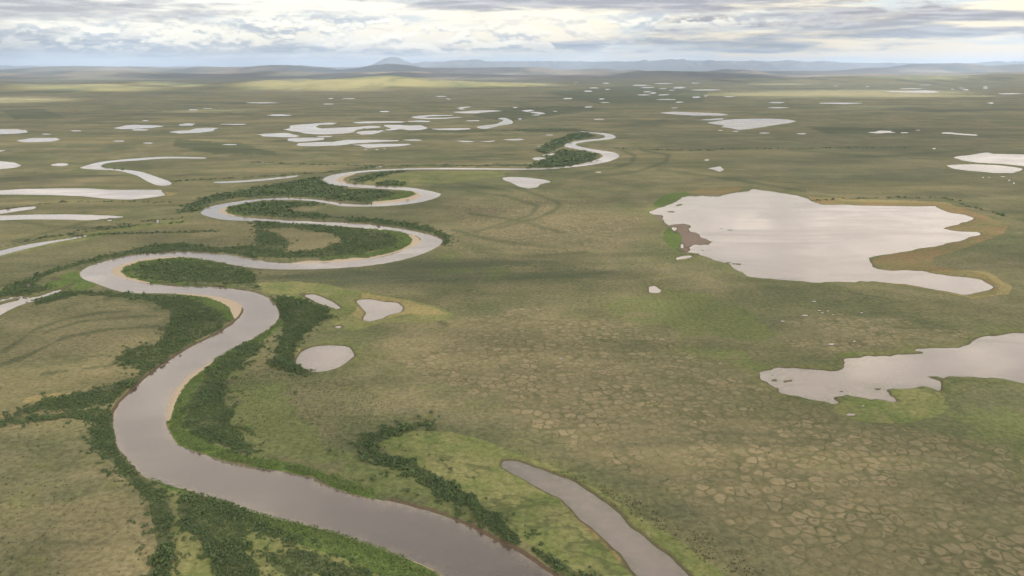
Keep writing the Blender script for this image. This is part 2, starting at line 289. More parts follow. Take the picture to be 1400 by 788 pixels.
DARKT = {   # thickets of willow: outline, spacing, size, threshold
 'thicket inside the river bend at left': ([(178,370),(200,361),(235,356),(270,357),(300,362),(335,369),(352,378),(345,392),(300,388),(250,387),(210,384),(188,379)], 2.6, 1.0, .40),
 'thicket on the far bank of the wide bend': ([(95,398),(150,401),(200,403),(240,407),(275,414),(296,425),(312,438),(300,450),(262,469),(240,484),(222,500),(205,508),(188,508),(165,500),(160,488),(180,478),(215,474),(228,460),(222,448),(237,440),(233,425),(210,413),(165,407),(110,402),(75,412),(50,418),(42,414),(80,400)], 2.6, 1.0, .36),
 'strip along the outer bank at left': ([(-40,412),(0,399),(20,388),(50,377),(90,364),(140,350),(180,343),(205,336),(245,333),(300,340),(345,336),(352,343),(350,353),(307,346),(240,343),(190,347),(150,353),(110,363),(70,375),(45,385),(60,392),(70,396),(40,402),(10,404),(-40,418)], 2.6, 1.0, .36),
 'thicket behind the bright bank in the bend': ([(350,468),(325,478),(300,495),(282,520),(264,545),(254,565),(258,585),(275,600),(310,614),(345,624),(352,618),(335,603),(325,592),(312,583),(314,560),(303,545),(307,525),(320,510),(340,490),(366,470)], 2.4, 1.0, .30),
 'thicket beside the round pond': ([(372,410),(400,408),(425,415),(450,424),(449,437),(430,446),(415,458),(408,470),(402,483),(403,496),(418,508),(416,513),(390,508),(373,500),(377,480),(378,465),(390,450),(386,432)], 2.4, 1.05, .22),
 'thicket following the left bank': ([(130,591),(150,590),(163,620),(190,650),(210,664),(225,680),(232,700),(235,730),(240,760),(232,800),(205,820),(200,790),(212,750),(210,720),(203,690),(183,665),(158,640),(140,625),(124,605)], 2.4, .95, .38),
 'band of thicket running in from the left': ([(25,562),(60,548),(110,539),(150,527),(200,512),(188,526),(165,540),(155,553),(110,560),(60,562),(20,568)], 2.6, 1.0, .44),
 'lower band of thicket at left': ([(0,575),(25,571),(70,566),(110,561),(152,558),(157,575),(158,600),(138,600),(128,580),(100,574),(60,576),(0,580)], 2.5, .95, .40),
 'large thicket at the bottom left': ([(243,682),(262,676),(300,684),(325,698),(342,712),(338,735),(335,755),(350,775),(352,800),(300,830),(290,770),(275,748),(262,732),(250,712)], 2.3, 1.0, .24),
 'clumps near the bottom bank': ([(355,715),(385,722),(415,735),(405,742),(370,738),(345,728)], 2.4, .9, .36),
 'clumps by the lower left bank': ([(395,752),(430,757),(470,770),(500,790),(500,815),(440,790),(405,770),(388,760)], 2.5, .9, .40),
 'small clumps at the bottom edge': ([(366,757),(395,764),(425,782),(430,800),(400,795),(372,772)], 2.6, .85, .42),
 'curving row of tall bushes': ([(572,578),(584,577),(560,590),(528,600),(517,608),(522,618),(545,628),(575,640),(605,655),(625,665),(640,685),(650,695),(630,694),(600,680),(575,660),(548,645),(515,632),(500,620),(496,606),(505,596),(540,588)], 2.3, 1.25, .16),
 'row of bushes by the cut bank': ([(655,702),(668,700),(690,716),(712,738),(708,746),(690,738),(665,718)], 2.3, 1.25, .20),
 'bushes above the cut bank at the bottom': ([(728,752),(745,757),(790,785),(830,812),(800,806),(765,782),(735,762)], 2.6, 1.0, .40),
 'ring of willow in the second bend': ([(350,303),(420,306),(480,312),(530,320),(546,330),(540,338),(500,347),(440,353),(380,354),(350,351),(352,343),(400,345),(440,341),(466,332),(470,326),(450,319),(400,311),(350,313)], 2.8, 1.0, .38),
 'scrub inside the second bend': ([(350,313),(375,318),(395,330),(390,345),(350,348)], 3, .9, .52),
 'low thicket above the second bend': ([(310,287),(330,280),(370,275),(430,277),(440,280),(400,284),(380,287),(440,293),(460,298),(430,300),(380,297),(330,293)], 3, 1.0, .40),
 'thicket on the upper peninsula': ([(275,272),(310,264),(350,257),(400,248),(438,242),(437,247),(450,253),(475,258),(520,261),(545,265),(520,271),(500,277),(470,275),(430,270),(380,268),(320,271),(282,279),(266,290),(245,291),(250,284)], 3, 1.0, .38),
 'outer rim of the second bend': ([(475,298),(520,301),(560,306),(590,312),(610,321),(616,332),(608,337),(605,328),(590,318.5),(560,312),(520,306),(480,303)], 2.6, 1.1, .22),
 'inner rim of the far bend': ([(484,246),(500,240),(540,234),(556,234),(520,241),(497,249),(487,251)], 3, 1.1, .3),
 'patch above the far channel': ([(515,250),(535,248),(556,250),(552,254),(520,253)], 3, 1.1, .25),
 'thicket by the far loops': ([(725,229),(745,216),(770,205),(800,208),(817,211),(815,218),(790,224),(760,228)], 3, 1.1, .36),
 'thicket between the far loops': ([(735,206),(750,196),(780,184),(800,181),(812,187),(780,192),(768,200),(745,210)], 3, 1.1, .30),
}
LINES = [([(441,236.5),(520,228.5),(600,226.5),(700,227),(760,226)], 1.5), ([(0,338),(60,325),(120,317),(180,309),(250,304)], 2), ([(110,315),(200,303),(262,297)], 1),
 ([(139,227),(150,230),(180,233),(215,243),(235,248),(270,246),(350,242),(440,236)], 1.4), ([(840,203),(900,205),(960,206),(1000,204),(1100,203),(1250,202)], 1.),
 ([(0,286),(50,280),(110,276),(240,277)], 1), ([(350,222),(420,225),(520,227)], 1), ([(100,322),(220,318),(300,316)], 3), ([(500,176),(560,181),(700,179),(790,177)], 1.2), ([(700,150),(760,146),(810,148)], 1.5), ([(1100,275),(1200,271),(1290,271),(1330,284),(1400,302)], 1.3)]
GREEN = {
 'bank strip': [(381,437),(370,447),(350,460),(310,481),(285,496),(262,509),(250,520),(237,535),(230,550),(227,570),(229,583),(237,597),(246,607),(270,617),(310,630),(350,638),(387,643),(422,650),(450,663),(482,673),(517,682),(505,672),(480,660),(440,645),(390,632),(340,625),(290,606),(266,594),(254,575),(256,555),(270,530),(295,503),(330,480),(365,462),(385,445)],
 'lower strip': [(205,653),(250,667),(295,681),(350,700),(425,718),(497,740),(550,760),(607,788),(640,812),(580,830),(540,800),(490,775),(440,758),(400,745),(350,722),(320,695),(280,678),(245,676),(222,668)],
 'bend': [(155,372),(172,360),(215,354),(262,353),(330,366),(300,362),(235,358),(200,364),(178,374),(195,382),(240,388),(330,393),(270,390),(200,386)],
 'bend2': [(575,326),(563,337),(520,350),(440,357),(440,353),(500,347),(540,338),(546,330),(530,320),(480,312),(540,316),(563,321)],
 'bend3': [(300,289),(310,283),(335,279),(340,283),(325,290),(340,295),(315,293)],
 'bend4': [(575,267),(567,272),(545,275),(510,278),(530,270),(545,262),(565,262)],
 'farbank': [(300,408),(318,412),(332,425),(322,436),(310,440),(294,425),(270,412),(240,404)],
 'left end': [(55,392),(75,379),(105,370),(112,378),(135,389),(120,396),(80,397)],
 'lake rim': [(893,282),(900,270),(915,265),(937,263),(950,266),(925,275),(905,283)],
 'lake rim2': [(905,318),(915,311),(930,316),(933,335),(930,344),(912,336)],
}
MEADOW = [[(225,668),(300,690),(360,715),(430,735),(520,765),(620,800),(640,840),(350,840),(330,760),(250,710)], [(520,608),(560,588),(620,590),(680,610),(760,640),(820,670),(870,700),(940,745),(1010,800),(960,840),(780,800),(720,745),(680,710),(655,690),(600,652),(540,625)],
  [(350,388),(400,384),(450,390),(500,400),(560,410),(600,420),(622,428),(618,438),(580,440),(520,440),(495,450),(465,450),(440,430),(410,412),(360,400)],
  [(1142,552),(1150,543),(1210,534),(1220,530),(1250,530),(1285,535),(1297,556),(1285,566),(1250,578),(1210,580),(1170,576),(1142,563)],
  [(225,668),(243,680),(250,710),(275,745),(300,775),(330,830),(220,830),(238,760),(236,700)],
  [(120,318),(200,306),(250,300),(262,303),(190,315),(130,326),(60,338),(0,352),(0,345),(60,332)],
  [(490,245),(560,236),(690,233),(690,241),(620,250),(560,256),(500,252)],
  [(880,290),(893,281),(905,283),(893,292),(905,302)], [(905,318),(915,311),(930,316),(933,335),(930,344),(912,336)],
  [(1145,484),(1160,482),(1230,482),(1250,476),(1320,472),(1340,458),(1350,456),(1340,468),(1310,475),(1262,484),(1150,488)]]
LUSH = [[(830,410),(900,400),(960,402),(1010,420),(1060,445),(1040,470),(980,465),(900,440),(850,430)],
  [(860,455),(930,470),(990,480),(1050,500),(1030,512),(960,500),(890,480)], [(1340,560),(1420,560),(1460,660),(1400,660),(1350,620),(1300,585)],
  [(590,350),(620,340),(640,360),(700,368),(680,378),(600,372)], [(310,500),(380,520),(420,560),(480,640),(400,632),(330,600)], [(530,640),(600,660),(650,700),(700,745),(620,705),(540,680),(440,650),(480,620)]]
TAN = [[(0,440),(60,425),(140,410),(210,420),(232,440),(215,470),(170,490),(140,520),(110,500),(60,480),(0,475)],
  [(60,690),(120,670),(190,690),(215,740),(205,830),(60,830),(80,740)], [(355,317),(400,314),(450,322),(465,330),(440,340),(400,343),(380,333)],
  [(500,470),(640,440),(800,440),(900,520),(1000,640),(900,640),(760,570),(600,520)], [(560,615),(620,605),(700,625),(640,650),(590,640)],
  [(1080,440),(1250,445),(1330,470),(1200,484),(1100,480)], [(700,560),(850,540),(1000,560),(1200,600),(1340,700),(1300,830),(1150,780),(1000,720),(860,660)], [(0,240),(100,235),(170,245),(120,255),(0,255)],
  [(1010,133),(1060,125),(1150,122),(1250,126),(1320,129),(1300,134),(1150,135)], [(-40,145),(60,140),(120,137),(60,130),(-40,130)], [(300,128),(400,112),(520,118),(640,124),(560,128)],  # first outline: mild tan turf with the sunlit strip's extra yellow painted in
  [(620,290),(760,280),(800,320),(740,350),(660,340)]]
GREY = [[(1300,600),(1400,590),(1460,830),(1250,830),(1260,720)], [(1040,440),(1150,430),(1240,460),(1140,480)], [(900,180),(1400,170),(1400,260),(1000,245)], [(600,560),(760,600),(900,660),(1080,760),(1150,830),(1040,830),(950,730),(850,680),(740,622),(640,590)]]
RUST = [[(937,264),(960,258),(1000,256),(1018,257),(1010,261),(985,266),(950,265)],
  [(1103,267),(1150,275),(1215,278),(1280,276),(1320,285),(1350,296),(1380,308),(1372,320),(1330,335),(1300,346),(1278,352),(1275,362),(1310,368),(1350,376),(1368,390),(1360,402),(1330,406),(1295,400),(1240,390),(1190,387),(1240,380),(1187,358),(1220,344),(1300,330),(1290,300),(1240,283),(1150,281),(1115,278)],
  [(770,684),(792,706),(832,744),(852,766),(870,790),(862,788),(842,764),(824,745),(786,708),(765,688)]]
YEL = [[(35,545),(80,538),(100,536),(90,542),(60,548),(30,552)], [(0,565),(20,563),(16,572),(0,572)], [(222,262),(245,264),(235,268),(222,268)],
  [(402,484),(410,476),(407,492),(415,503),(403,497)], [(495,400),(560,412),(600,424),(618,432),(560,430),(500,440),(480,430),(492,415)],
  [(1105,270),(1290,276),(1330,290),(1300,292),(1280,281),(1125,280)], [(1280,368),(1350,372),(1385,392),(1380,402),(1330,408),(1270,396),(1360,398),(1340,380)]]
POLYG = [[(560,500),(640,440),(720,420),(850,440),(960,490),(1060,520),(1150,560),(1280,590),(1400,600),(1480,830),(1250,830),(1100,770),(950,700),(850,650),(740,590),(650,560)],
   [(1080,430),(1250,440),(1340,465),(1250,480),(1120,485),(1060,460)], [(600,275),(760,262),(880,300),(860,340),(740,352),(640,330)]]
SAND = [[(152,370),(158,363),(172,357),(190,353),(212,351),(240,350),(262,351),(230,353),(190,358),(168,366),(164,373),(172,380),(190,384),(205,387),(180,386),(156,378)],
 [(225,399),(262,400),(297,403),(320,409),(335,417),(336,428),(326,438),(320,433),(316,421),(303,413),(285,407),(255,403)],
 [(400,359),(450,357),(500,353.5),(536,346),(553,340),(563,334),(565,328),(558,320),(556,318),(570,320),(578,328),(567,338),(545,346),(495,356),(450,360),(400,360)],
 [(510,279),(545,275.5),(570,271),(578,267),(572,261),(563,261),(570,266),(560,270.5),(540,274),(510,277)],
 [(459,245),(468,240),(480,237),(486,238),(471,243),(467,247),(474,251),(462,249)], [(299,289),(302,284),(313,280),(325,278),(311,284.5),(307,289),(313,293),(325,297),(305,293)],
 [(225,575),(228,548),(235,533),(248,518),(262,506),(285,493),(291,494),(277,506),(259,519),(247,533),(237,552),(231,575)]]
CREEK = [[(700,362),(740,367),(780,370),(850,364),(900,357),(922,352)]]
thick_polys = [p[0] for p in DARKT.values()]
m_dark = pm(thick_polys, 3.5, 6, 1)
for P, wd in LINES:
    m_dark = np.maximum(m_dark, pm([P], 1.3, 2, 3, line=wd * .7))
m_dark = np.maximum(m_dark, pm(CREEK, 1.2, 1, 5, line=.8))
m_dark = np.maximum(m_dark, pm([[(240,190),(330,196),(390,212),(300,212),(235,200)], [(740,126),(860,117),(970,124),(960,141),(820,143)], [(630,152),(700,147),(800,146),(830,150),(740,160),(700,166),(660,162)], [(700,176),(790,175),(810,180),(720,182)], [(1100,172),(1260,176),(1240,183),(1130,184)], [(0,150),(60,149),(90,160),(20,164)], [(480,226),(720,224),(720,228),(500,229)]], 5, 14, 21) * .9)
m_green = pm(list(GREEN.values()), 4, 6, 2); m_mead = pm(MEADOW, 3.5, 4, 4); m_lush = pm(LUSH, 14, 30, 5)
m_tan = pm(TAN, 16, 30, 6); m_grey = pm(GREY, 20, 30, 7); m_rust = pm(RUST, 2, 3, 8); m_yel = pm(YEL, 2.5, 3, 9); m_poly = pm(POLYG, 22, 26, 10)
m_sand = pm([P_ for P_ in SAND], 1.3, 1.5, 11, grow=1.6)
m_mud = pm(MUD, 3, 9, 12)
m_scroll = pm([[(707,257),(732,266),(760,275),(766,281),(755,290),(730,300),(680,312)], [(5,480),(22,469),(50,450),(87,437),(130,429),(175,425)], [(0,500),(40,486),(87,462),(150,450),(215,447)],
  [(640,292),(700,300),(770,318)], [(620,315),(680,330),(760,338)], [(650,345),(720,350),(800,345)], [(200,470),(150,500),(60,512)], [(850,206),(868,213),(864,222),(842,230),(790,236)], [(880,206),(914,212),(910,222),(870,235),(800,243)], [(640,262),(690,268),(735,282),(725,294),(650,318)], [(350,395),(420,398),(500,408),(560,422),(610,444)],
  [(60,455),(110,440),(170,434),(210,432)], [(0,245),(60,240),(130,236)], [(20,330),(120,303),(240,292)], [(450,212),(560,218),(700,212)], [(620,250),(700,262)], [(1060,300),(1100,290)],
  [(840,372),(760,378),(650,385)], [(0,300),(90,312),(200,310)], [(1080,205),(1200,214),(1330,205)], [(900,232),(1000,245),(1100,262)]], 2.4, 4, 14, line=3.)
# thin pale line of gravel at the lower left bank and a brown cut bank on the lower right
bank = np.clip(1 - np.abs(dRiv) / 3.2, 0, 1)
cutb = bank * np.clip(pm([[(517,672),(620,700),(700,740),(775,790),(850,850)], [(335,425),(300,450),(235,489),(172,541),(155,560)], [(240,390),(350,399)], [(492,279),(450,274)], [(470,304),(605,327)]], 6, 1, 1, line=12), 0, 1)
m_sand = np.maximum(m_sand, np.clip(1 - np.abs(dRiv + .3) / 2.2, 0, 1) * pm([[(425,715),(467,728),(550,758),(620,798)]], 3, 3, 1, line=6) * (vnoise(X / 5, Y / 5, 77, 2) > .45))
far_t = np.clip((Y - 2500) / 6000, 0, 1)

# ------------------------------------------------------------------ materials
gm, T, bs = newmat('tundra')
c = T.coord(); A = T.attr('cover_a'); B = T.attr('cover_b'); C3 = T.attr('cover_c'); D4 = T.attr('cover_d')
def sepc(x):
    n = T.n.new('ShaderNodeSeparateColor'); T.l.new(x, n.inputs[0]); return n.outputs
aG, aD, aM = sepc(A); bT, bR, bY = sepc(B); cP, cS, cU = sepc(C3); dGy, dL, dC = sepc(D4)
nf = T.noise(c, .9, 4, .65); nm = T.noise(c, .11, 5, .62); nl = T.noise(c, .018, 5, .6); nx = T.noise(c, .0042, 5, .6, .4); ny = T.noise(T.scale(c, (.25, 1, 1)), .0035, 6, .62, .8)
nml = T.m('ADD', T.m('MULTIPLY', nm, .5), T.m('MULTIPLY', nl, .5))
def fray(mask, n=None, k=1.4, lo=.34, hi=.66):
    n = n or nml
    return T.ss(T.m('ADD', mask, T.m('MULTIPLY', T.m('SUBTRACT', n, .5), k)), lo, hi)
col = T.mix(T.ss(nl, .34, .66), (.088, .094, .052), (.132, .124, .076))
col = T.mix(T.m('MULTIPLY', T.ss(nx, .46, .6), .75), col, (.066, .080, .042))
col = T.mix(T.m('MULTIPLY', T.ss(ny, .5, .66), .75), col, (.160, .145, .080))
col = T.mix(T.m('MULTIPLY', T.ss(nm, .52, .74), .55), col, (.058, .072, .036))
mossn = T.noise(T.scale(c, (.7, 1, 1)), .05, 5, .66, .5)
col = T.mix(T.m('MULTIPLY', T.ss(mossn, .52, .70), .45), col, (.105, .120, .045))
col = T.mix(T.m('MULTIPLY', T.ss(T.m('ADD', bT, T.m('MULTIPLY', T.m('SUBTRACT', nl, .5), 1.6)), .1, 1.1), .6), col, T.mix(nm, (.125, .116, .068), (.190, .165, .105)))
col = T.mix(T.m('MULTIPLY', dGy, .45), col, T.mix(nl, (.085, .080, .058), (.062, .076, .044)))
col = T.mix(T.m('MULTIPLY', fray(dL, nl, 1.2, .3, .8), .6), col, T.mix(nm, (.072, .104, .032), (.105, .125, .050)))
# frost polygons: raised pale centres, dark green troughs, some with a wet middle
wv = T.n.new('ShaderNodeVectorMath'); wv.operation = 'ADD'; T.l.new(c, wv.inputs[0])
wn = T.n.new('ShaderNodeVectorMath'); wn.operation = 'SCALE'; T.l.new(T.noise(c, .09, 3, .6, out=1), wn.inputs[0]); wn.inputs['Scale'].default_value = 9; T.l.new(wn.outputs[0], wv.inputs[1])
def vor(feature, scale):
    n = T.n.new('ShaderNodeTexVoronoi'); n.feature = feature; n.voronoi_dimensions = '2D'; T.l.new(wv.outputs[0], n.inputs['Vector']); n.inputs['Scale'].default_value = scale; return n
PS = .122
ve = vor('DISTANCE_TO_EDGE', PS); vf = vor('F1', PS)
edge = ve.outputs['Distance']; cellc = sepc(vf.outputs['Color']); dist = vf.outputs['Distance']
pmask = T.ss(T.m('ADD', cP, T.m('MULTIPLY', T.m('SUBTRACT', nl, .5), .9)), .25, .85)
size = T.m('MULTIPLY', cellc[2], .07)                     # some cells are small and round in wide troughs, others fill their place
top = T.ss(T.m('ADD', T.m('SUBTRACT', edge, size), T.m('MULTIPLY', T.m('SUBTRACT', nf, .5), .07)), .0, .10)
top = T.m('MULTIPLY', top, T.ss(T.m('ADD', dist, T.m('MULTIPLY', cellc[2], .25)), .78, .50))
pc = T.mix(cellc[0], (.140, .126, .078), (.202, .172, .114))
pc = T.mix(T.m('MULTIPLY', T.ss(nf, .4, .75), .3), pc, (.09, .09, .05))
tr = T.mix(T.ss(nm, .35, .65), (.074, .080, .043), (.106, .100, .060))
pcol = T.mix(T.m('MULTIPLY', top, T.m('ADD', .6, T.m('MULTIPLY', cellc[0], .4))), tr, pc)
wet = T.m('MULTIPLY', T.ss(T.m('ADD', dist, T.m('MULTIPLY', T.m('SUBTRACT', nf, .5), .35)), .26, .12), T.ss(cellc[1], .60, .66))
pcol = T.mix(T.m('MULTIPLY', wet, .6), pcol, (.055, .055, .028))
crack = T.m('MULTIPLY', T.ss(T.m('ADD', edge, T.m('MULTIPLY', T.m('SUBTRACT', nf, .5), .08)), .045, .0), T.ss(T.noise(c, .035, 3), .48, .6))
pcol = T.mix(T.m('MULTIPLY', crack, .7), pcol, (.030, .038, .018))
vis = T.m('MULTIPLY', pmask, T.ss(T.noise(c, .016, 4, .65), .34, .6, .35, 1.))
col = T.mix(T.m('MULTIPLY', vis, .85), col, pcol)
fy = T.noise(T.scale(c, (.22, 1, 1)), .0012, 7, .66, .9)
col = T.mix(T.m('MULTIPLY', T.ss(fy, .55, .63), .75), col, (.040, .052, .034))
col = T.mix(T.m('MULTIPLY', sepc(T.attr('cover_e'))[0], .8), col, (.052, .066, .034))
eR = sepc(T.attr('cover_e'))
col = T.mix(T.m('MULTIPLY', eR[2], .6), col, T.mix(T.ss(nm, .35, .65), (.060, .095, .026), (.115, .120, .050)))
# lush and marshy covers
grn0 = T.noise(c, .3, 5, .7)
md = T.mix(T.ss(T.noise(c, .03, 5, .65, .4), .35, .65), (.090, .118, .040), (.150, .152, .072))
md = T.mix(T.m('MULTIPLY', T.ss(grn0, .45, .7), .4), md, (.065, .095, .028))
col = T.mix(T.m('MULTIPLY', fray(aM), .85), col, md)
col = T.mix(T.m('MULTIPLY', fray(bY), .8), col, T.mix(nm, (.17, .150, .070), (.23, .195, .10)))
col = T.mix(T.m('MULTIPLY', fray(bR), .85), col, T.mix(T.ss(nl, .4, .6), (.165, .118, .064), (.125, .118, .055)))
gr = T.mix(T.ss(nf, .3, .7), (.042, .070, .020), (.085, .125, .036))
col = T.mix(fray(aG), col, gr)
dk = T.mix(nf, (.034, .048, .024), (.060, .076, .036))
col = T.mix(T.m('MULTIPLY', fray(aD, T.noise(c, .07, 5, .7), 1.5, .42, .62), .82), col, dk)
grain = T.noise(c, .24, 6, .72)
col = T.mix(T.m('SUBTRACT', .5, T.m('MULTIPLY', pmask, .22)), col, T.mix(T.ss(grain, .32, .68), (.20, .21, .20), (.86, .84, .80)), 'SOFT_LIGHT')
ln = T.noise(T.scale(c, (.6, 1, 1)), .009, 5, .55, .3)
line = T.m('MULTIPLY', T.ss(T.m('ABSOLUTE', T.m('SUBTRACT', ln, .5)), .010, .002), T.ss(T.noise(c, .004, 3), .46, .58))
col = T.mix(T.m('MULTIPLY', line, .55), col, (.045, .062, .028))
big = T.noise(T.scale(c, (.45, 1, 1)), .006, 6, .62, .6)
col = T.mix(.45, col, T.mix(T.ss(big, .36, .64), (.24, .27, .24), (.78, .75, .66)), 'SOFT_LIGHT')
# tussock and dwarf birch speckle
sp_ = T.noise(T.scale(c, (1, 1, 1)), .33, 5, .72, .3)
col = T.mix(T.m('MULTIPLY', T.ss(sp_, .57, .66), T.m('MULTIPLY', .5, T.m('SUBTRACT', 1, T.m('MULTIPLY', pmask, .6)))), col, (.038, .052, .024))
col = T.mix(T.m('MULTIPLY', T.ss(sp_, .42, .30), .28), col, (.21, .19, .12))
col = T.mix(T.m('MULTIPLY', fray(cU, nl, .6), .9), col, T.mix(nl, (.11, .085, .075), (.16, .13, .115)))
col = T.mix(T.m('MULTIPLY', T.ss(T.m('ADD', eR[1], T.m('MULTIPLY', T.m('SUBTRACT', nf, .5), .5)), .4, .8), .85), col, T.mix(nm, (.045, .040, .026), (.10, .085, .055)))
col = T.mix(fray(cS, nf, .5, .25, .5), col, T.mix(nf, (.24, .20, .150), (.37, .32, .245)))
col = T.mix(fray(dC, nf, .5), col, T.mix(nf, (.035, .026, .018), (.13, .10, .07)))
T.l.new(col, bs.inputs['Base Color']); bs.inputs['Roughness'].default_value = .95; bs.inputs['Specular IOR Level'].default_value = .1
bp = T.n.new('ShaderNodeBump'); bp.inputs['Strength'].default_value = .6; bp.inputs['Distance'].default_value = .9
T.put(bp.inputs['Height'], T.m('ADD', T.m('MULTIPLY', sp_, 1.), T.m('ADD', T.m('MULTIPLY', nm, 1.5), T.m('MULTIPLY', T.m('MULTIPLY', top, vis), .5)))); T.l.new(bp.outputs[0], bs.inputs['Normal'])

for wname in ('river_water', 'lake_water'):
  wm, T, bs = newmat(wname)
  W_ = (.036, .027, .025), (.048, .038, .034)
  if wname == 'lake_water': W_ = (.095, .076, .069), (.135, .110, .100)
  else: wriv = None
  c = T.coord()
  mud = T.mix(T.ss(T.noise(c, .006, 3), .35, .65), *W_)
  shal = T.n.new('ShaderNodeSeparateColor'); T.l.new(T.attr('shallow'), shal.inputs[0])
  weed = T.noise(c, .16, 5, .65)
  mud = T.mix(T.m('MULTIPLY', shal.outputs[0], T.ss(weed, .3, .6)), mud, (.060, .062, .036) if wname == 'lake_water' else (.11, .09, .06))
  wind = T.noise(T.scale(c, (.35, 1, 1)), .012, 5, .6, .8)
  T.put(bs.inputs['Roughness'], T.ss(wind, .35, .65, .09, .24))
  T.l.new(mud, bs.inputs['Base Color']); bs.inputs['IOR'].default_value = 1.8
  bs.inputs['Specular IOR Level'].default_value = .5
  bp = T.n.new('ShaderNodeBump'); bp.inputs['Strength'].default_value = .07; bp.inputs['Distance'].default_value = .5
  wv_ = T.m('MULTIPLY', T.noise(T.scale(c, (1, .6, 1)), 1.2, 3), T.ss(T.noise(c, .02, 3), .35, .7))
  T.put(bp.inputs['Height'], T.m('ADD', wv_, T.m('MULTIPLY', T.noise(c, .08, 2), .6))); T.l.new(bp.outputs[0], bs.inputs['Normal'])
  if wname == 'river_water': rm_ = wm

# ------------------------------------------------------------------ link the ground and the waters
g_ = mesh('ground', np.stack([X, Y, Z], 1), gridfaces(nr, nc), gm, 'structure', True)
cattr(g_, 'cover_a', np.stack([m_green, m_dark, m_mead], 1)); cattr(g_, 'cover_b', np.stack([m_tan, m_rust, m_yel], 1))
notriv = np.minimum.reduce([b[2] for b in bodies if b[0] != 'river'])
rim = np.where(notriv < dRiv, np.exp(-np.clip(dW, 0, 99) / (2.0 + 3 * vnoise(X / 25, Y / 25, 88, 3))), 0) * np.clip((Vv - 150) / 60, 0, 1)
sedge = np.where(notriv < dRiv, np.exp(-np.clip(dW - 2, 0, 99) / (3 + 12 * vnoise(X / 40, Y / 40, 89, 3))), 0)
cattr(g_, 'cover_e', np.stack([m_scroll, rim, sedge], 1)); cattr(g_, 'cover_c', np.stack([m_poly, m_sand, m_mud], 1)); cattr(g_, 'cover_d', np.stack([m_grey, m_lush, np.clip(cutb * 1.6, 0, 1)], 1))
GF = gridfaces(nr, nc)
fcell = cell[GF[:, 0]]
for name, k, dd in bodies:
    dm = dd[GF].min(1)
    fs = GF[dm < np.maximum(1.5, fcell * .9)]
    if len(fs) == 0: continue
    ids, inv = np.unique(fs, return_inverse=True)
    wo_ = mesh(name, np.stack([X[ids], Y[ids], np.full(len(ids), -1.0)], 1), inv.reshape(fs.shape), rm_ if name == 'river' else wm, 'structure', True)
    sh_ = np.exp(np.clip(dd[ids], -200, 0) / (4 if name == 'river' else 9)) * (.4 + vnoise(X[ids] / 14, Y[ids] / 14, 99, 3))
    cattr(wo_, 'shallow', np.stack([np.clip(sh_, 0, 1), np.zeros(len(ids)), np.zeros(len(ids))], 1))
print('ground verts', len(X))
